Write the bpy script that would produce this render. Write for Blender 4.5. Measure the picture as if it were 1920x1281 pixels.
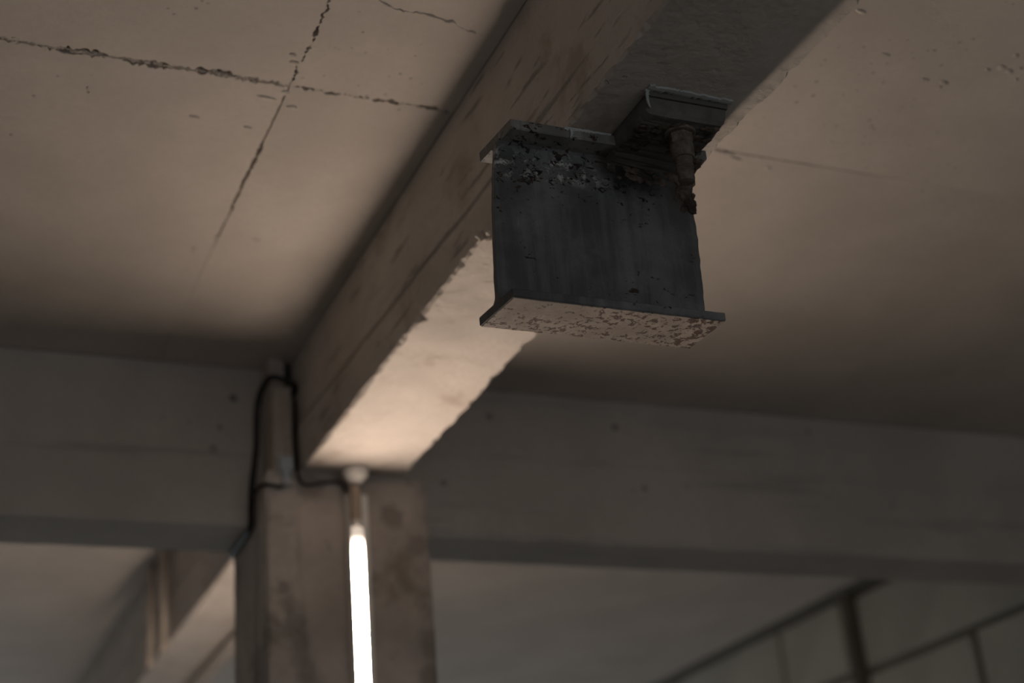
import bpy, bmesh, math, random
from mathutils import Matrix, Vector
random.seed(7)
C = bpy.context.scene.collection
for o in list(bpy.data.objects): bpy.data.objects.remove(o)

# Measures below are in "survey units" with the camera at the origin; S turns them into metres,
# and the camera stands H above the floor.
S, H = 0.7, 1.5
FLOOR = -H / S

# ------------------------------------------------------------------ camera, light, exposure
cam_data = bpy.data.cameras.new('camera')
cam = bpy.data.objects.new('camera', cam_data); C.objects.link(cam)
R0 = Vector((0.91986, -0.38353, -0.08230)); R1 = Vector((0.09394, 0.41910, -0.90307)); R2 = Vector((0.38084, 0.82296, 0.42154))
m = Matrix(((R0.x, -R1.x, -R2.x), (R0.y, -R1.y, -R2.y), (R0.z, -R1.z, -R2.z)))
cam.matrix_world = Matrix.Translation((0, 0, H)) @ m.to_4x4()
cam_data.sensor_width = 36.0; cam_data.lens = 53.64
cam_data.clip_start = 0.02; cam_data.clip_end = 200
cam_data.dof.use_dof = True
cam_data.dof.focus_distance = 2.70 * S
cam_data.dof.aperture_fstop = 2.3
bpy.context.scene.camera = cam

world = bpy.data.worlds.new('dusk'); bpy.context.scene.world = world
world.use_nodes = True
bg = world.node_tree.nodes['Background']
bg.inputs[0].default_value = (0.90, 0.97, 1.0, 1); bg.inputs[1].default_value = 0.50
TUBE_COLOUR, TUBE_POWER = (1.0, 0.81, 0.66), 134.0
REAR_POWER = 100.0

# dull daylight coming in through the open far end of the garage
day = bpy.data.lights.new('far_daylight', 'AREA'); day.shape = 'RECTANGLE'; day.size, day.size_y = 5.0, 1.6
day.energy = 26.0; day.color = (0.86, 0.95, 1.0)
day_o = bpy.data.objects.new('far_daylight', day); C.objects.link(day_o)
day_o.location = (2.3, 9.2, 0.7); day_o.rotation_euler = (math.radians(-122), 0, 0)

vs = bpy.context.scene.view_settings
vs.view_transform = 'Standard'; vs.look = 'None'; vs.gamma = 1; vs.exposure = 0.0; vs.use_curve_mapping = False

# ------------------------------------------------------------------ helpers
def W(p): return Vector((p[0]*S, p[1]*S, p[2]*S + H))

def empty(name, at, label=None, cat=None, group=None):
    o = bpy.data.objects.new(name, None); C.objects.link(o); o.location = W(at); o.empty_display_size = 0.05
    tag(o, label, cat, group); return o

def tag(o, label=None, cat=None, group=None, kind=None):
    if label: o['label'] = label
    if cat: o['category'] = cat
    if group: o['group'] = group
    if kind: o['kind'] = kind
    return o

def obj(name, verts, faces, mat, parent=None, at=(0, 0, 0), smooth=False):
    """verts in survey units; `at` is the object's own origin (survey units)."""
    base = W(at) if at != (0, 0, 0) else (world_of(parent) if parent is not None else W((0, 0, 0)))
    me = bpy.data.meshes.new(name)
    me.from_pydata([tuple(W(v) - base) for v in verts], [], faces)
    bm = bmesh.new(); bm.from_mesh(me)
    bmesh.ops.recalc_face_normals(bm, faces=bm.faces); bm.to_mesh(me); bm.free()
    if smooth:
        for p in me.polygons: p.use_smooth = True
    me.materials.append(mat)
    o = bpy.data.objects.new(name, me); C.objects.link(o)
    if parent is not None:
        o.parent = parent; o.location = base - world_of(parent)
    else:
        o.location = base
    return o

def world_of(o):
    v = Vector((0, 0, 0))
    while o is not None: v += o.location; o = o.parent
    return v

class G:
    """collects geometry"""
    def __init__(s): s.v, s.f = [], []
    def add(s, v, f):
        n = len(s.v); s.v += [tuple(q) for q in v]; s.f += [tuple(i + n for i in q) for q in f]; return s
    def box(s, x0, x1, y0, y1, z0, z1, bev=0.0):
        if bev <= 0:
            v = [(x, y, z) for x in (x0, x1) for y in (y0, y1) for z in (z0, z1)]
            return s.add(v, [(0,1,3,2), (4,6,7,5), (0,4,5,1), (2,3,7,6), (0,2,6,4), (1,5,7,3)])
        bm = bmesh.new(); bmesh.ops.create_cube(bm, size=1)
        for q in bm.verts: q.co = Vector(((x0+x1)/2 + q.co.x*(x1-x0), (y0+y1)/2 + q.co.y*(y1-y0), (z0+z1)/2 + q.co.z*(z1-z0)))
        bmesh.ops.bevel(bm, geom=bm.edges[:], offset=bev, segments=2, affect='EDGES', profile=0.5)
        return s.frombm(bm)
    def frombm(s, bm):
        bm.verts.index_update()
        s.add([v.co[:] for v in bm.verts], [[v.index for v in f.verts] for f in bm.faces]); bm.free(); return s
    def loft(s, rings, caps=True, closed=True):
        n = len(rings[0]); v = [p for r in rings for p in r]; f = []
        for i in range(len(rings)-1):
            for j in range(n if closed else n-1):
                a, b = i*n + j, i*n + (j+1) % n
                f.append((a, b, b+n, a+n))
        if caps: f += [tuple(range(n)), tuple(range((len(rings)-1)*n, len(rings)*n))]
        return s.add(v, f)
    def tube(s, pts, r, n=10, caps=True):
        pts = [Vector(p) for p in pts]; rings = []
        up = Vector((0.31, 0.21, 0.93))
        for i, p in enumerate(pts):
            d = (pts[min(i+1, len(pts)-1)] - pts[max(i-1, 0)]).normalized()
            if abs(d.dot(up)) > 0.96: up = Vector((0.9, -0.3, 0.2))
            a = d.cross(up).normalized(); b = d.cross(a).normalized()
            rr = r[i] if isinstance(r, (list, tuple)) else r
            rings.append([p + rr*(math.cos(t)*a + math.sin(t)*b) for t in [2*math.pi*k/n for k in range(n)]])
        return s.loft(rings, caps)
    def lathe(s, x, y, prof, n=24):
        return s.loft([[(x + r*math.cos(2*math.pi*k/n), y + r*math.sin(2*math.pi*k/n), z) for k in range(n)] for r, z in prof])
    def build(s, name, mat, parent=None, at=(0, 0, 0), smooth=False): return obj(name, s.v, s.f, mat, parent, at, smooth)

def spline(pts, sub=8):
    P = [Vector(p) for p in pts]; P = [P[0]*2 - P[1]] + P + [P[-1]*2 - P[-2]]; out = []
    for i in range(1, len(P)-2):
        for k in range(sub):
            t = k/sub; a, b, c, d = P[i-1], P[i], P[i+1], P[i+2]
            out.append(0.5*((2*b) + (c-a)*t + (2*a-5*b+4*c-d)*t*t + (3*b-a-3*c+d)*t**3))
    out.append(P[-2]); return out

def wob(seed, step):
    """smooth 1-D random function, about -1..1, with knots every `step`"""
    cache = {}
    def val(i):
        if i not in cache: cache[i] = random.Random(seed*7919 + i*104729).uniform(-1, 1)
        return cache[i]
    def f(t):
        t = t/step; i = math.floor(t); u = t - i; u = u*u*(3-2*u)
        return val(i)*(1-u) + val(i+1)*u
    return f

# ------------------------------------------------------------------ materials
class N:
    def __init__(s, name, rough=0.85, spec=0.3, origin=None):
        s.m = bpy.data.materials.new(name); s.m.use_nodes = True; s.t = s.m.node_tree
        s.b = s.t.nodes['Principled BSDF']; s.b.inputs['Roughness'].default_value = rough
        s.b.inputs['Specular IOR Level'].default_value = spec
        tc = s.t.nodes.new('ShaderNodeTexCoord'); mp = s.t.nodes.new('ShaderNodeMapping')
        mp.inputs['Scale'].default_value = (1/S,)*3
        s.t.links.new(tc.outputs['Object'], mp.inputs['Vector']); s.P = mp.outputs[0]
    def n(s, kind, **kw):
        q = s.t.nodes.new(kind)
        for k, v in kw.items(): setattr(q, k, v)
        return q
    def put(s, sock, v):
        if isinstance(v, bpy.types.NodeSocket): s.t.links.new(v, sock)
        elif isinstance(v, (tuple, list)) and len(v) == 3 and sock.type == 'RGBA': sock.default_value = (*v, 1)
        else: sock.default_value = v
    def math(s, op, a, b=0.0, c=0.0, clamp=False):
        q = s.n('ShaderNodeMath', operation=op, use_clamp=clamp)
        for i, v in enumerate((a, b, c)): s.put(q.inputs[i], v)
        return q.outputs[0]
    def scaled(s, sc, off=(0, 0, 0), rot=(0, 0, 0)):
        q = s.n('ShaderNodeMapping'); s.t.links.new(s.P, q.inputs[0]); q.inputs['Scale'].default_value = sc; q.inputs['Location'].default_value = off; q.inputs['Rotation'].default_value = rot
        return q.outputs[0]
    def noise(s, scale, detail=4, rough=0.55, vec=None, dist=0.0):
        q = s.n('ShaderNodeTexNoise'); s.put(q.inputs['Vector'], vec or s.P)
        q.inputs['Scale'].default_value = scale; q.inputs['Detail'].default_value = detail
        q.inputs['Roughness'].default_value = rough; q.inputs['Distortion'].default_value = dist
        return q.outputs['Fac']
    def voro(s, scale, vec=None, rand=1.0):
        q = s.n('ShaderNodeTexVoronoi'); s.put(q.inputs['Vector'], vec or s.P)
        q.inputs['Scale'].default_value = scale; q.inputs['Randomness'].default_value = rand
        return q.outputs['Distance']
    def step(s, v, lo, hi):
        q = s.n('ShaderNodeMapRange', interpolation_type='SMOOTHSTEP'); s.put(q.inputs[0], v)
        q.inputs[1].default_value = lo; q.inputs[2].default_value = hi
        return q.outputs[0]
    def mix(s, fac, a, b):
        q = s.n('ShaderNodeMix', data_type='RGBA'); s.put(q.inputs[0], fac); s.put(q.inputs[6], a); s.put(q.inputs[7], b)
        return q.outputs[2]
    def xyz(s):
        q = s.n('ShaderNodeSeparateXYZ'); s.t.links.new(s.P, q.inputs[0]); return q.outputs
    def near(s, p, r0, r1, wobble=0.0, wscale=20):
        """1 near the point p, fading to 0 between r0 and r1"""
        q = s.n('ShaderNodeVectorMath', operation='DISTANCE'); s.t.links.new(s.P, q.inputs[0]); q.inputs[1].default_value = p
        d = q.outputs['Value']
        if wobble: d = s.math('ADD', d, s.math('MULTIPLY', s.math('SUBTRACT', s.noise(wscale, 6, 0.65), 0.5), wobble))
        return s.math('SUBTRACT', 1.0, s.step(d, r0, r1))
    def finish(s, col, height=None, dist=0.004, strength=0.6):
        s.put(s.b.inputs['Base Color'], col)
        if height is not None:
            q = s.n('ShaderNodeBump'); q.inputs['Distance'].default_value = dist; q.inputs['Strength'].default_value = strength
            s.put(q.inputs['Height'], height); s.t.links.new(q.outputs[0], s.b.inputs['Normal'])
        return s.m

def mul(c, k): return tuple(x*k for x in c)

def concrete(name, base, mott=0.12, pits=0.0, streak=None, streak_amt=0.0, blotch=None, bump=0.5, pit_scale=16, side_only=False, relief=0.0, stains=()):
    a = N(name)
    big = a.noise(2.3, 6, 0.6); fine = a.noise(55, 5, 0.65)
    col = a.mix(a.step(big, 0.3, 0.7), mul(base, 1-mott), mul(base, 1+mott))
    col = a.mix(a.math('MULTIPLY', a.step(fine, 0.35, 0.75), 0.22), col, mul(base, 0.72))
    h = a.math('MULTIPLY', fine, 0.5)
    if streak:
        st = a.noise(1.0, 5, 0.6, vec=a.scaled(streak))
        line = a.step(st, 0.585, 0.67)
        if side_only:       # the board marks are on the beam's sides, not on its trowelled underside
            geo = a.n('ShaderNodeNewGeometry'); q = a.n('ShaderNodeSeparateXYZ'); a.t.links.new(geo.outputs['True Normal'], q.inputs[0])
            line = a.math('MULTIPLY', line, a.step(a.math('ABSOLUTE', q.outputs[0]), 0.7, 0.9))
        col = a.mix(a.math('MULTIPLY', line, streak_amt), col, mul(base, 0.3))
        h = a.math('SUBTRACT', h, a.math('MULTIPLY', line, 0.6*streak_amt))
    if blotch:
        bl = a.step(a.noise(4.2, 6, 0.68, vec=a.scaled((1, 1, 1), (3.1, 1.7, 5.0)), dist=0.6), 0.52, 0.68)
        col = a.mix(a.math('MULTIPLY', bl, 0.7), col, blotch)
    for p, r0, r1 in stains: col = a.mix(a.math('MULTIPLY', a.near(p, r0, r1, 0.12, 9), 0.6), col, mul(base, 0.38))
    if relief: h = a.math('ADD', h, a.math('MULTIPLY', a.noise(9, 5, 0.6, vec=a.scaled((1, 1, 1), (1, 5, 3))), relief))
    if pits:
        d = a.voro(pit_scale, vec=a.scaled((1, 1, 1), (0.37, 0.11, 0.23)))
        mask = a.step(a.noise(2.7, 3, 0.6, vec=a.scaled((1, 1, 1), (9, 4, 2))), 0.54, 0.64)
        size = a.math('MULTIPLY', a.noise(9, 2), 0.30)
        pit = a.math('MULTIPLY', a.step(a.math('SUBTRACT', size, d), 0.0, 0.05), mask)
        col = a.mix(a.math('MULTIPLY', pit, pits), col, mul(base, 0.18))
        h = a.math('SUBTRACT', h, a.math('MULTIPLY', pit, 1.2))
    return a.finish(col, h, 0.003, bump)

WARM = (0.555, 0.50, 0.45)
M = {}
M['ceiling'] = concrete('painted_ceiling_concrete', WARM, 0.09, 0.45, bump=0.35, pit_scale=34, relief=0.8)
M['joint'] = concrete('joint_mortar', (0.20, 0.19, 0.17), 0.2)
M['beam'] = concrete('board_marked_concrete', WARM, 0.12, 0.35, (46, 4.5, 46), 0.6, (0.35, 0.285, 0.23), 1.0, 26, True, 2.5)
M['cross'] = concrete('cross_beam_concrete', mul(WARM, 0.86), 0.10, 0.7, (1.2, 20, 20), 0.25, None, 0.4, 12)
M['column'] = concrete('column_concrete', (0.47, 0.41, 0.365), 0.3, 0.2, (9, 9, 0.8), 0.4, (0.19, 0.155, 0.125), 0.5,
                       stains=[((x-1.2355, -0.19, z+H/S), r*0.6, r*1.6) for x, z, r in ((1.048, 1.165, .024), (1.058, 1.12, .024), (1.07, 1.07, .026), (1.085, 1.02, .03), (1.10, 0.96, .035), (1.12, 0.90, .04), (1.45, 1.02, .03), (1.44, 0.93, .03), (1.43, 1.30, .03), (1.36, 1.38, .03), (1.12, 1.45, .04))])
M['block'] = concrete('aerated_block', (0.40, 0.385, 0.34), 0.10, 0.3, bump=0.6, pit_scale=30)
M['mortar'] = concrete('dark_mortar', (0.16, 0.145, 0.12), 0.2)
M['floor'] = concrete('floor_concrete', (0.27, 0.262, 0.252), 0.15)
M['duct'] = concrete('weathered_duct', (0.46, 0.40, 0.35), 0.2, 0.0, (22, 22, 2), 0.5, (0.22, 0.18, 0.15), 0.4)

def plain(name, col, rough=0.5, spec=0.4, var=0.12, metal=0.0):
    a = N(name, rough, spec); a.b.inputs['Metallic'].default_value = metal
    n = a.noise(30, 4)
    return a.finish(a.mix(n, mul(col, 1-var), mul(col, 1+var)), n, 0.001, 0.25)
M['cable'] = plain('black_cable', (0.012, 0.011, 0.010), 0.5)
M['plate'] = plain('grey_plastic', (0.50, 0.52, 0.54), 0.5)
M['white'] = plain('white_enamel', (0.80, 0.77, 0.72), 0.4)
M['holder'] = plain('aged_plastic', (0.42, 0.33, 0.26), 0.5)
M['cap'] = plain('tube_end_cap', (0.75, 0.72, 0.68), 0.35, metal=0.5)

def tube_material(name, power):
    a = N(name, 0.3)
    z = a.xyz()[2]      # the tube's own height above its middle: the ends of a fluorescent tube glow less
    fade = a.step(a.math('ABSOLUTE', z), 0.85, 0.735)
    a.put(a.b.inputs['Base Color'], (0.85, 0.83, 0.8))
    a.put(a.b.inputs['Emission Color'], TUBE_COLOUR)
    a.put(a.b.inputs['Emission Strength'], a.math('MULTIPLY', power, a.math('MAXIMUM', a.math('POWER', fade, 3.0), 0.004)))
    return a.m
M['tube'] = tube_material('lit_tube', TUBE_POWER); M['tube_rear'] = tube_material('lit_tube_dimmer', REAR_POWER)

# --- weathered steel of the stub. Object space: survey units from the stub's origin STUB
STUB = (1.16, 2.096, 1.13)
def L(x, y, z): return (x-STUB[0], y-STUB[1], z-STUB[2])

def steel(name, base, light, spots, flakes_band=True, stain=True):
    a = N(name, 0.62, 0.45); X = a.xyz(); x, y, z = X[0], X[1], X[2]
    # vertical runs of old paint
    run = a.noise(1.0, 6, 0.6, vec=a.scaled((30, 30, 2.2)), dist=0.4)
    cloud = a.noise(7, 6, 0.62)
    col = a.mix(a.step(run, 0.40, 0.66), mul(base, 0.88), mul(base, 1.55))
    col = a.mix(a.math('MULTIPLY', a.step(cloud, 0.42, 0.72), 0.8), col, light)
    fine = a.noise(95, 5, 0.7)
    col = a.mix(a.math('MULTIPLY', a.step(fine, 0.55, 0.75), 0.35), col, mul(base, 0.55))
    h = a.math('MULTIPLY', fine, 0.35)
    scr = a.math('MULTIPLY', a.step(a.noise(1.0, 3, 0.7, vec=a.scaled((110, 110, 26))), 0.66, 0.72), a.step(cloud, 0.40, 0.6))
    col = a.mix(a.math('MULTIPLY', scr, 0.55), col, (0.20, 0.20, 0.19))
    if flakes_band:     # worn pale paint in a ragged band below the top flange
        zb = a.math('ADD', z, a.math('MULTIPLY', a.math('SUBTRACT', a.noise(11, 4), 0.5), 0.05))
        band = a.math('MULTIPLY', a.step(zb, 0.255, 0.285), a.math('SUBTRACT', 1.0, a.step(zb, 0.305, 0.335)))
        band = a.math('MULTIPLY', band, a.math('SUBTRACT', 1.0, a.step(x, -0.05, 0.06)))
        pal = a.math('MULTIPLY', band, a.step(a.noise(44, 7, 0.75, dist=0.6), 0.47, 0.58))
        col = a.mix(a.math('MULTIPLY', pal, 0.85), col, (0.50, 0.50, 0.48)); h = a.math('ADD', h, a.math('MULTIPLY', pal, 0.5))
    # rust pits
    n1 = a.noise(60, 6, 0.62, vec=a.scaled((1, 1, 1.5), (0.2, 0.5, 0.1), (0, 0.5, 0)), dist=0.8)
    many = a.noise(9, 3, 0.6, vec=a.scaled((1, 1, 1), (2, 7, 1)))
    low = a.math('MULTIPLY', a.step(z, 0.17, 0.30), 0.075) if spots else 0.06
    if spots:
        for p, r in ((L(1.02, 2.09, 1.43), 0.13), (L(0.99, 2.09, 1.335), 0.06), (L(1.13, 2.09, 1.42), 0.08)): low = a.math('ADD', low, a.math('MULTIPLY', a.near(p, 0.02, r), 0.045))
    thr = a.math('SUBTRACT', 0.705, a.math('ADD', low, a.math('MULTIPLY', a.step(many, 0.45, 0.68), 0.085)))
    pit = a.step(a.math('SUBTRACT', n1, thr), 0.0, 0.018)
    col = a.mix(pit, col, a.mix(a.step(a.noise(40, 2), 0.45, 0.6), (0.010, 0.009, 0.009), (0.045, 0.020, 0.012))); h = a.math('SUBTRACT', h, a.math('MULTIPLY', pit, 0.8))
    if stain:           # wet black and rust-brown staining that spreads from the bolt, and rust down the right edge
        s1 = a.near(L(1.245, 2.08, 1.462), 0.035, 0.10, 0.10, 16)
        s2 = a.near(L(1.36, 2.08, 1.42), 0.02, 0.065, 0.07, 22)
        s3 = a.near(L(1.20, 2.08, 1.475), 0.02, 0.06, 0.07, 24)
        rust = a.math('MAXIMUM', s2, s3)
        col = a.mix(a.math('MULTIPLY', rust, 0.8), col, a.mix(a.noise(34, 5), (0.028, 0.020, 0.016), (0.085, 0.055, 0.042)))
        col = a.mix(a.math('MULTIPLY', s1, 0.95), col, (0.007, 0.0045, 0.004))
    return a.finish(col, h, 0.003, 0.8)
M['web'] = steel('dark_painted_steel', (0.082, 0.081, 0.084), (0.205, 0.202, 0.206), 1.6)
M['topflange'] = steel('dark_painted_steel_flange', (0.15, 0.146, 0.14), (0.22, 0.215, 0.205), 1.0, False)

def flange_bottom():
    a = N('pale_paint_with_rust', 0.7, 0.3); X = a.xyz()
    base = (0.39, 0.325, 0.28)
    cloud = a.noise(9, 6, 0.65)
    col = a.mix(a.step(cloud, 0.35, 0.68), mul(base, 0.72), mul(base, 1.15))
    fine = a.noise(120, 5, 0.7)
    col = a.mix(a.math('MULTIPLY', a.step(fine, 0.5, 0.72), 0.45), col, mul(base, 0.5))
    n1 = a.noise(84, 6, 0.66, vec=a.scaled((1, 1, 1), (4, 1, 2)), dist=0.3)
    dens = a.math('ADD', a.math('MULTIPLY', a.step(a.noise(9, 3, 0.6), 0.35, 0.65), 0.07), a.math('ADD', a.math('MULTIPLY', X[0], 0.16), a.math('MULTIPLY', X[1], 0.25)))
    spot = a.step(a.math('ADD', n1, dens), 0.575, 0.635)
    col = a.mix(a.math('MULTIPLY', spot, 0.92), col, a.mix(a.noise(60, 3), (0.030, 0.012, 0.008), (0.11, 0.050, 0.032)))
    h = a.math('SUBTRACT', a.math('MULTIPLY', fine, 0.3), spot)
    return a.finish(col, h, 0.003, 0.8)
M['flange_bottom'] = flange_bottom()

def rusty(name, a0, a1, sc=30, bd=0.003, dark=0.75):
    a = N(name, 0.85, 0.25); n = a.noise(sc, 7, 0.7); k = a.step(a.noise(11, 5, 0.65), 0.42, 0.62)
    col = a.mix(a.step(n, 0.35, 0.7), a0, a1)
    col = a.mix(a.math('MULTIPLY', k, dark), col, (0.014, 0.008, 0.006))
    return a.finish(col, n, bd, 0.8)
M['edge_rust'] = rusty('rusty_cut_edge', (0.05, 0.030, 0.022), (0.10, 0.065, 0.048))
M['pad'] = rusty('grimy_pad_steel', (0.10, 0.093, 0.085), (0.19, 0.178, 0.16), 22, 0.003, 0.55)
M['bolt'] = rusty('rusty_bolt_steel', (0.11, 0.085, 0.07), (0.24, 0.20, 0.17), 40, 0.001, 0.45)
M['flake'] = rusty('rust_flakes', (0.075, 0.050, 0.038), (0.18, 0.145, 0.12), 50)
M['mortar_white'] = plain('pale_mortar_smear', (0.40, 0.41, 0.41), 0.9, 0.2, 0.2)

# ------------------------------------------------------------------ the setting
CEIL = 1.865            # underside of the ceiling panels
XL, XR, ZB = 1.104, 1.398, 1.5      # main beam sides and underside
YF, YC0, YC1, ZC = 3.84, 3.98, 4.22, 1.382   # column front, cross beam faces and underside
PT = 0.016              # panel thickness

tag(G().box(-7, 8, -4, 13, FLOOR-0.2, FLOOR).build('floor', M['floor'], at=(0, 4, FLOOR)), kind='structure')
tag(G().box(-3.0, -2.6, -4.0, 9.5, FLOOR, CEIL+PT-0.001).build('unseen_wall_left', M['cross'], at=(-2.8, 5, FLOOR)), kind='structure')  # unseen wall, added to hold back ambient light from the left
ceiling = tag(G().box(-7, 8, -4, 13, CEIL+PT, CEIL+0.35).build('ceiling', M['joint'], at=(0, 4, CEIL+PT)), kind='structure')

def rag_edge(p0, p1, gapf, seed, step=0.0035):
    """points from p0 to p1, set back to the left of the direction by the ragged gap gapf(s)"""
    a, b = Vector((*p0, 0)), Vector((*p1, 0)); d = b-a; ln = d.length; d /= ln; nrm = Vector((-d.y, d.x, 0))
    n = max(2, int(ln/step)) if gapf else 1
    w1, w2, w3 = wob(seed, 0.05), wob(seed+1, 0.016), wob(seed+2, 0.0055); out = []
    for i in range(n):
        s = ln*i/n; g = 0.0015
        if gapf:
            p = a + d*s
            amp, lo, *mid = gapf(p.x, p.y)
            t = (mid[0] if mid else 0.5) + 0.35*w1(s) + 0.55*w2(s) + 0.55*w3(s)
            g = 0.0006 + amp*max(lo, min(1.4, t))
        if i == 0: g = 0.0015
        q = a + d*s + nrm*g; out.append((q.x, q.y))
    return out

def panel(x0, x1, y0, y1, gaps, seed):
    """gaps: dict side -> function; counter-clockwise outline seen from above"""
    c = [(x0, y0), (x1, y0), (x1, y1), (x0, y1)]; pts = []
    for k, side in enumerate(('front', 'right', 'back', 'left')):
        pts += rag_edge(c[k], c[(k+1) % 4], gaps.get(side), seed*10+k)
    n = len(pts); g = G()
    # underside arris slightly chamfered inward
    g.v = [(x, y, CEIL) for x, y in pts] + [(x, y, CEIL+PT) for x, y in pts]
    g.f = [tuple(range(n)), tuple(range(n, 2*n))] + [(i, (i+1) % n, n+(i+1) % n, n+i) for i in range(n)]
    g.build('ceiling_panel', M['ceiling'], ceiling, at=((x0+x1)/2, (y0+y1)/2, CEIL))

JX, JY = 0.737, 2.578
def gy(x, y):       # joint running across: broad and crumbled left of JX, beaded between JX and the beam, faint right of the beam
    if x < JX - 0.02: return (0.0125, 0.1)
    if x < XL + 0.05: return (0.0085, -0.6, 0.12)
    if x < 1.75: return (0.001, 0)
    if x < 2.3: return (0.0035*(1-(x-1.75)/0.6), 0.1)
    return (0.0, 0)
def gx(x, y):       # joint running with the beam
    if y < JY - 0.01: return (0.0070, -0.6, 0.15)
    if y < 2.8: return (0.0022, 0.2)
    if y < 3.12: return (0.0042, 0.2)
    if y < 3.28: return (0.002, -0.6)
    return (0.0, 0)
panel(-1.683, JX, 0.2, JY, {'back': gy, 'right': gx}, 3)
panel(JX, XL, 0.2, JY, {'back': gy, 'left': gx}, 5)
panel(-1.683, JX, JY, YC0, {'front': gy, 'right': gx}, 7)
panel(JX, XL, JY, YC0, {'front': gy, 'left': gx}, 9)
panel(XR+0.048, 3.2, 0.2, JY-0.02, {'back': gy}, 11)
panel(XR, 3.2, JY-0.02, YC0, {'front': gy}, 13)
panel(3.2, 4.5, 0.2, JY-0.02, {}, 15); panel(3.2, 4.5, JY-0.02, YC0, {}, 17)
panel(-2.6, -1.683, 0.2, JY, {}, 19); panel(-2.6, -1.683, JY, YC0, {}, 21)
panel(-1.683, XL, YC1, 7.4, {}, 23); panel(-1.683, XL, 7.4, 12.0, {}, 25)
panel(XR, 4.30, YC1, 7.4, {}, 27); panel(XR, 4.30, 7.4, 12.0, {}, 29)

# crumbs of mortar left standing in the broad joint
rnd = random.Random(4); g = G()
for i in range(420):
    x = rnd.uniform(0.0, JX); y = JY + rnd.gauss(0, 0.004); r = rnd.uniform(0.0015, 0.0048)
    bm = bmesh.new(); bmesh.ops.create_icosphere(bm, subdivisions=1, radius=r)
    for v in bm.verts: v.co = Vector((v.co.x*rnd.uniform(1, 2.4), v.co.y*0.8, v.co.z*0.7)) + Vector((x, y, CEIL+rnd.uniform(0.0, 0.005)))
    g.frombm(bm)
tag(g.build('joint_crumbs', M['ceiling'], ceiling, at=(JX/2, JY, CEIL)), kind='stuff')

# dabs, drips and scars of plaster on the ceiling
k = 1.865/1.89
dabs = [(0.581,2.782,.012,.006), (0.701,2.792,.010,.006), (0.711,2.668,.020,.006), (0.775,2.690,.013,.008), (0.745,2.640,.010,.010), (0.735,2.531,.012,.008),
        (0.725,2.505,.008,.006), (0.748,3.287,.010,.016), (0.706,3.369,.007,.018), (0.84,3.278,.011,.005), (0.249,2.792,.005,.004), (0.22,2.953,.004,.004),
        (0.348,2.734,.003,.005), (0.352,2.75,.003,.004), (1.805,2.037,.013,.006), (2.094,2.208,.010,.006), (2.143,2.204,.013,.006), (2.146,2.225,.006,.008), (1.946,2.151,.012,.004),
        (2.237,2.12,.012,.010), (2.262,2.125,.010,.007), (2.21,2.135,.008,.006), (2.238,2.073,.008,.008), (2.25,2.05,.006,.006), (2.027,2.489,.006,.006), (1.943,2.634,.010,.008),
        (2.10,2.412,.005,.005), (2.301,2.149,.006,.006), (1.80,2.60,.03,.006), (1.84,2.615,.018,.005), (2.28, 2.11, .006, .005), (2.31, 2.10, .008, .006)]
g = G()
for x, y, a, b in dabs:
    bm = bmesh.new(); bmesh.ops.create_icosphere(bm, subdivisions=2, radius=1)
    w = wob(int(x*1000), 0.7)
    for v in bm.verts:
        q = 1 + 0.25*w(v.co.x*2 + v.co.y*3)
        v.co = Vector((v.co.x*a*q + v.co.y*0.3*a, v.co.y*b*q, v.co.z*0.0032)) + Vector((x*k, y*k, CEIL))
    g.frombm(bm)
g.build('plaster_dabs', M['ceiling'], ceiling, at=(1.2, 2.5, CEIL), smooth=True)
# ragged ridge of old plaster near the beam
P = spline([(0.780, 2.215, CEIL), (0.819, 2.248, CEIL), (0.852, 2.267, CEIL), (0.887, 2.274, CEIL), (0.931, 2.270, CEIL), (0.967, 2.279, CEIL), (0.990, 2.280, CEIL), (1.016, 2.294, CEIL), (1.045, 2.30, CEIL)], 14)
w, w2 = wob(77, 0.02), wob(78, 0.007)
P = [q + Vector((0.0015*w2(q.x*2), 0.003*w2(q.x), 0)) for q in P]
G().tube(P, [max(0.0004, 0.0022 + 0.0022*w(q.x) + 0.001*w2(q.x+4)) for q in P], 7).build('plaster_ridge', M['ceiling'], ceiling, at=(0.92, 2.27, CEIL))

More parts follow.
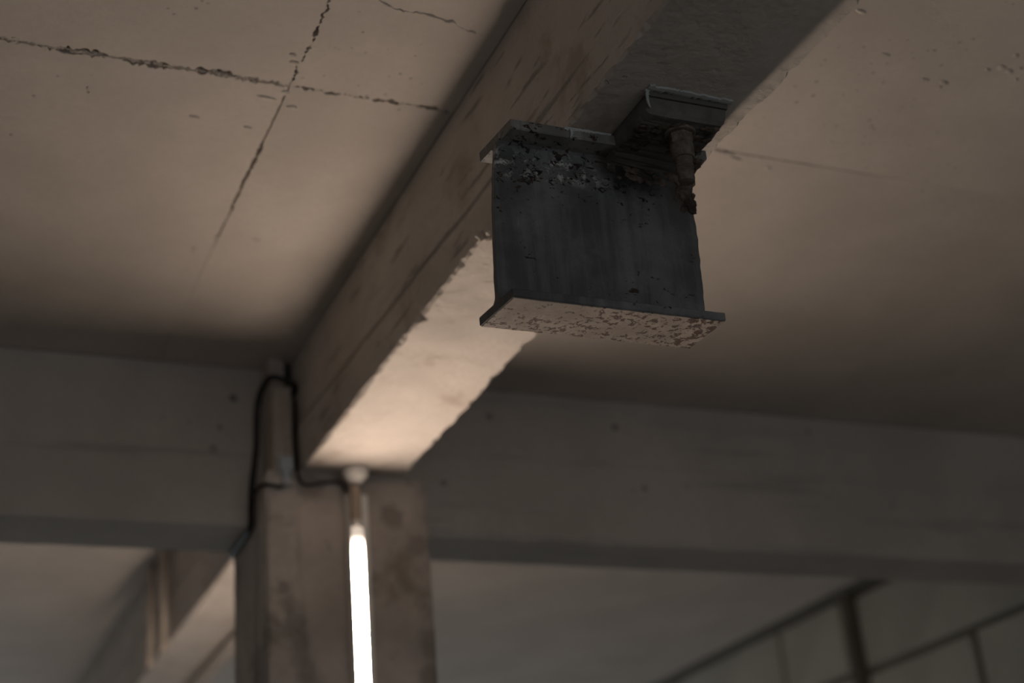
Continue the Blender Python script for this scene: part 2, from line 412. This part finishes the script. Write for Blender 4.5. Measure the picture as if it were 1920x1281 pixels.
# ------------------------------------------------------------------ main beam (runs away from the camera), cross beam, beam beyond
def main_beam(name, y0, y1, label, seed, chips=()):
    el, er, bl, wz = wob(seed, 0.03), wob(seed+1, 0.024), wob(seed+2, 0.009), wob(seed+3, 0.35)
    el2 = wob(seed+5, 0.011)
    rings = []; n = int((y1-y0)/0.0125)
    for i in range(n+1):
        y = y0 + (y1-y0)*i/n
        zs = 1.590 + (min(y, 5.0)-2.42)*0.034 + 0.0025*wz(y*3)
        d = max(0.0, min(1.0, (y-1.9)/0.4)); d *= 0.75 + 0.25*el(y+9)
        cl = 0.0045 + 0.0035*el(y) + 0.0022*el2(y); cr = 0.006 + 0.006*er(y) + 0.003*bl(y)
        for yc, w_, dep in chips: cl += dep*math.exp(-((y-yc)/w_)**2)*(0.7+0.3*bl(y*3))
        cl, cr = max(cl, 0.0008), max(cr, 0.0008)
        wv = 0.0012*wz(y); xr = XR + max(0.0, 2.7-y)*0.018
        rings.append([(XL, y, CEIL-0.002), (XL, y, 1.74), (XL+wv, y, zs+0.014), (XL+0.012*d, y, zs+0.010), (XL+0.012*d, y, zs+0.001), (XL-0.005*d, y, zs-0.004),
                      (XL-0.004*d, y, zs-0.03), (XL-0.002*d+0.15*cl, y, ZB+cl*1.3), (XL+cl, y, ZB), (XL+0.10, y, ZB), (XL+0.20, y, ZB),
                      (xr-cr, y, ZB), (xr-0.2*cr, y, ZB+cr), (xr, y, 1.70), (xr, y, CEIL-0.002)])
    o = G().loft(rings).build(name, M['beam'], at=((XL+XR)/2, (y0+y1)/2, ZB))
    return tag(o, label, 'beam', kind='thing')
main_beam('concrete_beam', -2.0, YC0, 'long pale concrete beam under the ceiling that carries the steel stub', 31,
          [(2.865, 0.012, 0.018), (2.45, 0.02, 0.010), (2.60, 0.015, 0.006), (3.3, 0.03, 0.004)])
rnd = random.Random(23); g = G()
for i in range(16):
    bm = bmesh.new(); bmesh.ops.create_icosphere(bm, subdivisions=1, radius=rnd.uniform(0.006, 0.013)); c = Vector((XL+rnd.uniform(-0.006, 0.012), 2.45+rnd.gauss(0, 0.022), ZB+rnd.uniform(-0.004, 0.012)))
    for v in bm.verts: v.co = v.co*rnd.uniform(0.7, 1.25) + c
    g.frombm(bm)
tag(g.build('concrete_lump', M['beam'], bpy.data.objects['concrete_beam'], at=(XL, 2.45, ZB)), 'rough lump on the beam edge')
main_beam('concrete_beam', YC1, 12.0, 'concrete beam continuing beyond the column, seen under the cross beam at lower left', 47)

def cross_beam():
    es, eb, wz, w2 = wob(61, 0.05), wob(62, 0.04), wob(63, 0.3), wob(64, 0.016)
    rings = []; x0, x1 = -2.6, 4.43; n = int((x1-x0)/0.0125)
    for i in range(n+1):
        x = x0 + (x1-x0)*i/n
        right = max(0.0, min(1.0, (x-1.35)/0.15))
        zs = 1.636 + 0.003*wz(x); d = right*(0.6+0.4*es(x))
        cf = 0.004 + right*(0.007 + 0.007*es(x) + 0.004*w2(x))*max(0, min(1, (3.0-x)/0.6)) + 0.001*w2(x); cb = 0.004 + 0.003*eb(x)
        cf, cb = max(cf, 0.001), max(cb, 0.001)
        rings.append([(x, YC0, CEIL-0.002), (x, YC0+0.001*wz(x*2), 1.74), (x, YC0, zs+0.008), (x, YC0+0.006*d, zs+0.004), (x, YC0+0.006*d, zs), (x, YC0-0.003*d, zs-0.004),
                      (x, YC0-0.002*d, zs-0.08), (x, YC0+0.2*cf, ZC+cf*1.4), (x, YC0+cf, ZC), (x, YC0+0.12, ZC), (x, YC1-cb, ZC), (x, YC1, ZC+cb), (x, YC1, CEIL-0.002)])
    o = G().loft(rings).build('cross_beam', M['cross'], at=(0.915, (YC0+YC1)/2, ZC))
    tag(o, 'wide concrete cross beam running left and right behind the column head', 'beam')
cross_beam()

# column: shaft under the cross beam and a nib in front of it that carries the main beam
CX0, CX1 = 1.003, 1.468
def column():
    e = [wob(80+i, 0.05) for i in range(4)]
    rings = []
    zs = [FLOOR + (ZC-FLOOR)*i/230 for i in range(231)]
    for z in zs:
        c = [0.006 + 0.004*q(z) for q in e]
        rings.append([(CX0+c[0], YF, z), (CX1-c[1], YF, z), (CX1, YF+c[1], z), (CX1, YC1-c[2], z), (CX1-c[2], YC1, z), (CX0+c[3], YC1, z), (CX0, YC1-c[3], z), (CX0, YF+c[0], z)])
    g = G().loft(rings)
    rings = []
    for i in range(13):
        z = ZC + (ZB-ZC)*i/12; sh = 0.006 if i > 10 else 0.0
        c = [0.006 + 0.004*q(z) + (0.006 if i == 12 else 0) for q in e]
        rings.append([(CX0+c[0], YF+sh, z), (CX1-c[1], YF+sh, z), (CX1-sh, YF+c[1], z), (CX1-sh, YC0, z), (CX0+sh, YC0, z), (CX0+sh, YF+c[0], z)])
    g.loft(rings)
    o = g.build('concrete_column', M['column'], at=((CX0+CX1)/2, (YF+YC1)/2, FLOOR))
    tag(o, 'stained square concrete column with the lit tube on its front face', 'column')
column()

# wall of large blocks at lower right: a nearer stretch and, set back from it, a second one
wall = tag(G().box(4.402, 5.0, 5.97, 12.0, FLOOR, CEIL+PT).box(4.462, 5.0, -3.0, 5.97, FLOOR, CEIL+PT).build('wall_right', M['mortar'], at=(4.72, 6, FLOOR)), kind='structure')
def block(x, y0, y1, z0, z1, rnd):
    j = lambda: rnd.uniform(-0.005, 0.005)
    G().box(x + j(), x+0.08, y0+0.018+j(), y1-0.018+j(), z0+0.018+j(), z1-0.016+j(), 0.008).build('concrete_block', M['block'], wall, at=(x, (y0+y1)/2, (z0+z1)/2))
rnd = random.Random(12); CH = 0.375
for c in range(4):
    z1 = CEIL - c*CH; z0 = z1-CH
    y = 5.99; first = True
    while y < 11.5:
        ln = 0.56 if (c % 2 == 0 and first) else 1.08
        block(4.38, y, y+ln, z0, z1 if c else CEIL-0.004, rnd); y += ln; first = False
    y = 5.96 if c % 2 == 0 else 5.81
    if c % 2: block(4.44, 5.17, 5.96, z0, z1, rnd); y = 5.17
    n = 0
    while y > 2.0:
        ln = 1.22 if (c % 2 == 0 and n == 0) else 1.08
        block(4.44, y-ln, y, z0, z1 if c else CEIL-0.004, rnd); y -= ln; n += 1

# ------------------------------------------------------------------ steel stub under the main beam
stub = empty('steel_beam_stub', STUB, 'short rusty dark steel I-beam offcut bolted under the concrete beam', 'steel beam')
ZT, ZTU = 1.480, 1.460        # top flange, upper and under side
ZBT, ZBB = 1.143, 1.127       # bottom flange
YW0, YW1 = 2.090, 2.104       # web faces
F0, F1 = 2.037, 2.156         # flange front and back

def web():
    left = [(0.948, 1.143), (0.950, 1.20), (0.954, 1.28), (0.9575, 1.34), (0.963, 1.40), (0.971, 1.462)]
    right = [(1.351, 1.143), (1.352, 1.175), (1.3545, 1.215), (1.358, 1.275), (1.3605, 1.32), (1.3595, 1.36), (1.3605, 1.405), (1.3665, 1.437), (1.373, 1.462)]
    def fine(p, amp, seed):
        w = wob(seed, 0.011); out = []
        for (a, z), (b, y) in zip(p[:-1], p[1:]):
            for i in range(5): t = i/5; out.append((a+(b-a)*t + amp*w(z+(y-z)*t), z+(y-z)*t))
        return out + [p[-1]]
    l, r = fine(left, 0.0006, 5), fine(right, 0.0013, 6)
    # same number of levels on both sides
    def at(p, z):
        for (a, z0), (b, z1) in zip(p[:-1], p[1:]):
            if z0 <= z <= z1: return a+(b-a)*((z-z0)/(z1-z0) if z1 > z0 else 0)
        return p[-1][0]
    rings = []; n = 60
    for i in range(n+1):
        z = 1.143 + (1.462-1.143)*i/n; t = min(z-1.143, 1.462-z)
        fil = 0.014*max(0.0, 1-t/0.014)**2       # root fillets
        a, b = at(l, z), at(r, z); c = 0.0012
        rings.append([(a+c, YW0-fil, z), (b-c, YW0-fil, z), (b, YW0-fil+c, z), (b, YW1+fil-c, z), (b-c, YW1+fil, z), (a+c, YW1+fil, z), (a, YW1+fil-c, z), (a, YW0-fil+c, z)])
    return G().loft(rings)
web().build('web', M['web'], stub)

def flange(x0f, x1f, x0b, x1b, z0, z1, seed, c=0.002):
    """flat bar with slightly worn arrises; x0f..x1f front edge, x0b..x1b back edge"""
    w = wob(seed, 0.02); w2 = wob(seed+1, 0.012); rings = []; n = 64
    for i in range(n+1):
        t = i/n; xf, xb = x0f+(x1f-x0f)*t, x0b+(x1b-x0b)*t
        e, f = 0.0007*w(xf), 0.0007*w2(xf)
        rings.append([(xf, F0+c+e, z0), (xf, F0+e, z0+c), (xf, F0+e, z1-c), (xf, F0+c+e, z1), (xb, F1-c+f, z1), (xb, F1+f, z1-c), (xb, F1+f, z0+c), (xb, F1-c+f, z0)])
    return G().loft(rings)
flange(0.979, 1.371, 0.967, 1.372, ZTU, ZT, 21).build('top_flange', M['topflange'], stub)
bf = flange(0.953, 1.357, 0.940, 1.349, ZBB, ZBT, 23).build('bottom_flange', M['web'], stub)
# paint skin on the underside of the bottom flange: pale, freckled with rust
w = wob(88, 0.006); pts = []
cs = [(0.9545, F0+0.0035), (1.3555, F0+0.0035), (1.3480, F1-0.0020), (0.9425, F1-0.0020)]
for (xa, ya), (xb, yb) in zip(cs, cs[1:]+cs[:1]):
    n = 60 if abs(xa-xb) > 0.1 else 20
    for i in range(n):
        t = i/n; pts.append((xa+(xb-xa)*t + 0.0012*w(t+xa), ya+(yb-ya)*t + 0.0009*w(3*t+ya+5)))
n = len(pts); g = G(); g.v = [(x, y, ZBB-0.0012) for x, y in pts] + [(x, y, ZBB+0.0005) for x, y in pts]
g.f = [tuple(range(n)), tuple(range(n, 2*n))] + [(i, (i+1) % n, n+(i+1) % n, n+i) for i in range(n)]
tag(g.build('paint_skin', M['flange_bottom'], bf), 'pale beige paint freckled with brown rust under the bottom flange')

# bearing pad between the flange and the concrete, projecting towards the camera
def pad():
    w, w2 = wob(91, 0.02), wob(92, 0.012); rings = []; n = 30; y0, y1 = 1.918, 2.10
    for i in range(n+1):
        y = y0 + (y1-y0)*i/n; t = (y-y0)
        c = 0.006 if i == 0 else 0.0
        j = 0.0022*w(y); q = 0.002*w2(y)
        zb = 1.4535 + c + 0.0025*w(y+3)
        xl, xr = 1.1835+j, 1.343 + q + 0.004*min(1, t/0.06)
        rings.append([(xl+0.002, y, ZB-0.014), (xl, y, 1.475), (xl+0.001, y, zb+0.006), (xl+0.008, y, zb+0.001*w2(y*2)), (xl+0.05, y, zb+0.002*w2(y*3+1)), (xl+0.10, y, zb+0.002*w(y*3+1)),
                      (xr-0.008, y, zb), (xr-0.001, y, zb+0.006), (xr+0.001, y, 1.475), (xr+0.003, y, ZB-0.014)])
    return G().loft(rings)
pad_o = pad().build('bearing_pad', M['pad'], stub)
G().box(1.1915, 1.3505, 1.9155, 2.10, ZB-0.0115, ZB-0.0005, 0.0012).build('shim_plate', M['pad'], stub)
G().box(1.20, 1.34, 1.93, 2.09, ZB-0.0145, ZB-0.011).build('packing_layer', M['edge_rust'], stub)
G().box(1.20, 1.34, F0+0.03, F1, ZT-0.0005, ZB-0.0005).build('seat_packing', M['edge_rust'], stub)

# pale mortar squeezed out around the shim and run down the pad's corner and the flange
def ragged_strip(pts_a, pts_b, thick, seed, axis):
    g = G(); w = wob(seed, 0.007); rings = []
    n = 40
    def lerp(p, t):
        t *= len(p)-1; i = min(int(t), len(p)-2); u = t-i
        return Vector(p[i])*(1-u) + Vector(p[i+1])*u
    for i in range(n+1):
        t = i/n; a, b = lerp(pts_a, t), lerp(pts_b, t); d = (b-a); a2 = a - d*0.18*w(t); b2 = b + d*0.30*w(t+3) + d*0.15*w(5*t+7)
        q = Vector(axis)*thick
        rings.append([a2, b2, b2+q*0.4, (a2+b2)/2+q, a2+q])
    return g.loft(rings)
g = ragged_strip([(1.186, 1.900, ZB), (1.27, 1.902, ZB), (1.356, 1.902, ZB)], [(1.186, 1.9165, ZB-0.001), (1.27, 1.9165, ZB-0.001), (1.356, 1.9165, ZB-0.001)], 0.004, 41, (0, 0, -1))
g2 = ragged_strip([(1.184, 1.914, ZB-0.001), (1.1825, 1.914, 1.485), (1.183, 1.914, 1.472), (1.186, 1.914, 1.462)], [(1.1935, 1.915, ZB-0.001), (1.190, 1.915, 1.485), (1.1885, 1.915, 1.472), (1.1905, 1.915, 1.460)], 0.003, 43, (0, -1, 0))
g.add(g2.v, g2.f)
tag(g.build('mortar_smear', M['mortar_white'], stub), 'pale grey mortar smear round the pad')
g = ragged_strip([(1.082, F0+0.001, ZT+0.001), (1.12, F0+0.001, ZT+0.001), (1.175, F0+0.001, ZT+0.001)], [(1.082, F0, ZT-0.006), (1.12, F0, ZT-0.004), (1.175, F0, ZT-0.002)], 0.0025, 44, (0, -1, 0))
g2 = ragged_strip([(1.092, F0-0.001, ZT-0.002), (1.0925, F0-0.001, ZTU+0.005), (1.0905, F0-0.001, ZTU-0.003)], [(1.103, F0-0.001, ZT-0.002), (1.0985, F0-0.001, ZTU+0.005), (1.0925, F0-0.001, ZTU-0.003)], 0.003, 45, (0, -1, 0))
g.add(g2.v, g2.f)
tag(g.build('paint_drip', M['mortar_white'], stub), 'pale paint run over the flange edge')

# bolt through the pad: washer, hexagon nut, threaded shank hanging down, worn tip
BX, BY = 1.272, 1.962
prof = [(0.0150, 1.4545), (0.0150, 1.430), (0.0195, 1.4275), (0.0208, 1.425), (0.0208, 1.402), (0.0195, 1.3985), (0.0160, 1.398)]
for i in range(5): prof += [(0.0160, 1.3965-i*0.0058), (0.0136, 1.3965-i*0.0058-0.0029)]
prof += [(0.0145, 1.366), (0.0150, 1.357), (0.0135, 1.352), (0.006, 1.350)]
bolt = G().lathe(BX, BY, prof, 28).build('bolt', M['bolt'], stub, smooth=False)
G().lathe(BX, BY, [(0.0265, 1.4545), (0.0285, 1.453), (0.0285, 1.4505), (0.0265, 1.449), (0.02, 1.449)], 28).build('washer', M['bolt'], bolt)
g = G(); rings = []
for r, z in ((0.0190, 1.450), (0.0222, 1.447), (0.0222, 1.431), (0.0195, 1.4280)):
    rings.append([(BX + r*math.cos(math.pi/3*k2+0.25), BY + r*math.sin(math.pi/3*k2+0.25), z) for k2 in range(6)])
g.loft(rings).build('nut', M['bolt'], bolt)

# flaking rust: crusts on the pad's underside, on the web around the bolt and down its right edge
rnd = random.Random(9); g = G()
def crust(p, r, flat):
    bm = bmesh.new(); bmesh.ops.create_icosphere(bm, subdivisions=1, radius=r)
    for v in bm.verts:
        q = rnd.uniform(0.65, 1.3); v.co = Vector((v.co.x*q*flat[0], v.co.y*q*flat[1], v.co.z*q*flat[2])) + Vector(p)
    g.frombm(bm)
for i in range(60): crust((rnd.uniform(1.19, 1.335), rnd.uniform(1.935, 2.03), 1.4525), rnd.uniform(0.004, 0.011), (1.2, 1.0, 0.35))
for i in range(46): crust((rnd.uniform(1.19, 1.36), 2.089, rnd.uniform(1.425, 1.458)), rnd.uniform(0.004, 0.010), (1.2, 0.35, 0.9))
for i in range(34):
    z = rnd.uniform(1.375, 1.452); crust((1.361 + (z-1.375)*0.09 - abs(rnd.gauss(0, 0.014)), 2.089, z), rnd.uniform(0.004, 0.009), (0.9, 0.4, 1.2))
for i in range(16): crust((rnd.uniform(1.33, 1.368), rnd.uniform(2.04, 2.09), 1.459), rnd.uniform(0.005, 0.010), (1.1, 1.0, 0.5))
tag(g.build('rust_crust', M['flake'], stub), 'flaking rust crust', kind='stuff')
# ------------------------------------------------------------------ tube lamps on the column
def tube_lamp(at, mat, label):
    """at: point on the column face at the lamp's foot; the lamp is built facing -y"""
    x, y, z0 = at
    t = empty('tube_lamp', at, label, 'lamp', None)
    zt = z0 + 1.80
    G().box(x-0.020, x+0.044, y-0.016, y, z0, zt+0.02, 0.004).build('batten', M['white'], t)
    yt = y-0.036
    # a directional tube: metal back channel with raised rims, and a shallow glowing diffuser that faces forwards
    r = 0.0185; tube = G(); dif = G()
    arc = [(math.sin(t)*0.0172, -0.004 - (math.cos(t)-math.cos(0.95))*0.0125) for t in [-0.95 + 1.9*i/10 for i in range(11)]]
    arc = [(px/math.sin(0.95)*0.985, py) for px, py in arc]
    back = [(0.0172, 0.004), (0.012, 0.013), (0, 0.0165), (-0.012, 0.013), (-0.0172, 0.004)]
    dif.loft([[(x+px, yt+py, zz) for px, py in arc + [(0.0165, 0.0), (-0.0165, 0.0)]] for zz in [z0+0.053+1.663*i/24 for i in range(25)]])
    tb = obj('tube', dif.v, dif.f, mat, t, at=(x, yt, z0+0.87), smooth=False)
    tube.loft([[(x+px, yt+py, zz) for px, py in [(-0.0185, -0.0080), (-0.0172, -0.0080), (-0.0172, 0.0005), (0.0172, 0.0005), (0.0172, -0.0080), (0.0185, -0.0080)] + back] for zz in (z0+0.053, z0+1.712)])
    obj('tube_back', tube.v, tube.f, M['cap'], tb)
    for za, zb, nm in ((z0+1.712, z0+1.735, 'end_cap'), (z0+0.030, z0+0.053, 'end_cap')):
        G().lathe(x, yt, [(0.010, za), (0.0178, za+0.003), (0.0178, zb-0.003), (0.010, zb)], 20).build(nm, M['cap'], t)
    up = G().lathe(x, yt, [(0.0125, z0+1.728), (0.0160, z0+1.733), (0.0160, z0+1.850)], 24)
    up.box(x-0.012, x+0.012, yt, y-0.001, z0+1.742, z0+1.772, 0.003).build('lamp_holder', M['holder'], t)
    G().lathe(x, yt-0.012, [(0.017, z0+1.838), (0.021, z0+1.842), (0.034, z0+1.858), (0.037, z0+1.874), (0.033, z0+1.880)], 24).build('holder_cap', M['white'], t)
    G().lathe(x, yt, [(0.014, z0-0.02), (0.017, z0-0.015), (0.017, z0+0.036), (0.0125, z0+0.04)], 20).box(x-0.012, x+0.012, yt, y-0.001, z0-0.01, z0+0.02, 0.003).build('lamp_holder', M['holder'], t)
    return t
tube_lamp((1.243, YF-0.001, -0.383), M['tube'], 'lit white fluorescent tube mounted upright on the front of the column')
rear = tube_lamp((1.26, YC1+0.001, -0.45), M['tube_rear'], 'second upright fluorescent tube hidden on the back face of the column')
def turn(o):     # face the other way
    o.rotation_euler = (0, 0, math.pi)
turn(rear)

# ------------------------------------------------------------------ duct beside the beam on the column's nib, cables, pipes
duct = empty('cable_duct', (1.055, 3.93, ZB), 'narrow weathered box duct standing on the column head left of the beam', 'duct')
rings = []
w = wob(101, 0.03)
for i in range(25):
    z = ZB + (1.752-ZB)*i/24; a = 0.0012*w(z)
    rings.append([(1.029+a, 3.852, z), (1.050, 3.850, z), (1.052, 3.843, z), (1.079, 3.843, z), (1.081, 3.850, z), (1.081, YC0-0.002, z), (1.029+a, YC0-0.002, z)])
G().loft(rings).build('body', M['duct'], duct)
G().box(1.030, 1.078, 3.90, YC0-0.002, 1.752, CEIL-0.001, 0.003).build('upper_section', M['duct'], duct)
G().box(1.080, 1.098, 3.91, YC0-0.002, 1.80, 1.85, 0.003).build('bracket', M['cable'], duct)
G().box(1.056, 1.075, 3.838, 3.846, 1.60, 1.665, 0.002).build('cover_plate', M['duct'], duct)
tag(G().box(1.038, 1.078, 3.826, 3.844, 1.497, 1.538, 0.003).build('connector', M['plate'], duct), 'pale grey connector box at the foot of the duct')
tag(G().lathe(1.058, 3.834, [(0.019, 1.4965), (0.017, 1.492), (0.010, 1.472), (0.012, 1.466), (0.018, 1.452), (0.010, 1.450)], 16).build('cable_gland', M['plate'], duct), 'grey cable gland under the connector')

def cable(pts, r, label, name='electric_cable'):
    P = spline(pts, 8); mid = P[len(P)//2]
    o = G().tube(P, r, 10).build(name, M['cable'], at=tuple(mid), smooth=True)
    tag(o, label, 'cable', 'black cables on the column head')
cable([(1.0935, 3.885, 1.748), (1.0925, 3.845, 1.752), (1.082, 3.829, 1.757), (1.060, 3.827, 1.764), (1.034, 3.828, 1.772), (1.019, 3.838, 1.774), (1.0155, 3.870, 1.775), (1.014, 3.935, 1.765), (1.012, 3.966, 1.72), (1.010, 3.968, 1.62), (1.004, 3.968, 1.56), (0.995, 3.965, 1.49),
       (0.992, 3.965, 1.42), (0.991, 3.962, 1.385), (0.990, 3.985, 1.371), (0.993, 4.10, 1.370), (0.994, 4.21, 1.370)], 0.0085, 'thick black cable looping over the duct and down the left of the column')
cable([(1.0925, 3.862, 1.722), (1.091, 3.850, 1.70), (1.092, 3.845, 1.60), (1.092, 3.838, 1.505), (1.096, 3.828, 1.468), (1.115, 3.826, 1.456), (1.15, 3.827, 1.464), (1.185, 3.828, 1.470), (1.21, 3.822, 1.466), (1.222, 3.812, 1.44)], 0.0042,
      'thin black cable between the duct and beam, sagging across to the tube')
cable([(1.054, 3.834, 1.455), (1.035, 3.828, 1.446), (1.012, 3.832, 1.452), (0.994, 3.86, 1.458), (0.990, 3.95, 1.455)], 0.0052, 'short black cable from the grey gland round the column corner')

# two upright pipes on the far beam's left side, one pipe running under that beam
for y, x, z0, lab in ((5.885, 1.072, 1.455, 'left one of two thin pipes upright against the far beam'), (5.63, 1.074, 1.45, 'right one of two thin pipes upright against the far beam')):
    p = spline([(x, y, CEIL-0.001), (x, y, 1.75), (x, y, 1.55), (x, y, z0)], 4)
    o = G().tube(p, 0.0165, 14).build('conduit_pipe', M['duct'], at=(x, y, z0), smooth=True); tag(o, lab, 'pipe', 'upright pipes on the far beam')
p = [(1.318 + 0.0*i, YC1+0.15+i*0.5, ZB-0.024) for i in range(14)]
o = G().tube(p, 0.023, 14).build('conduit_pipe', M['duct'], at=(1.318, 7, ZB-0.024), smooth=True)
tag(o, 'thin grey pipe running along the underside of the far beam', 'pipe')
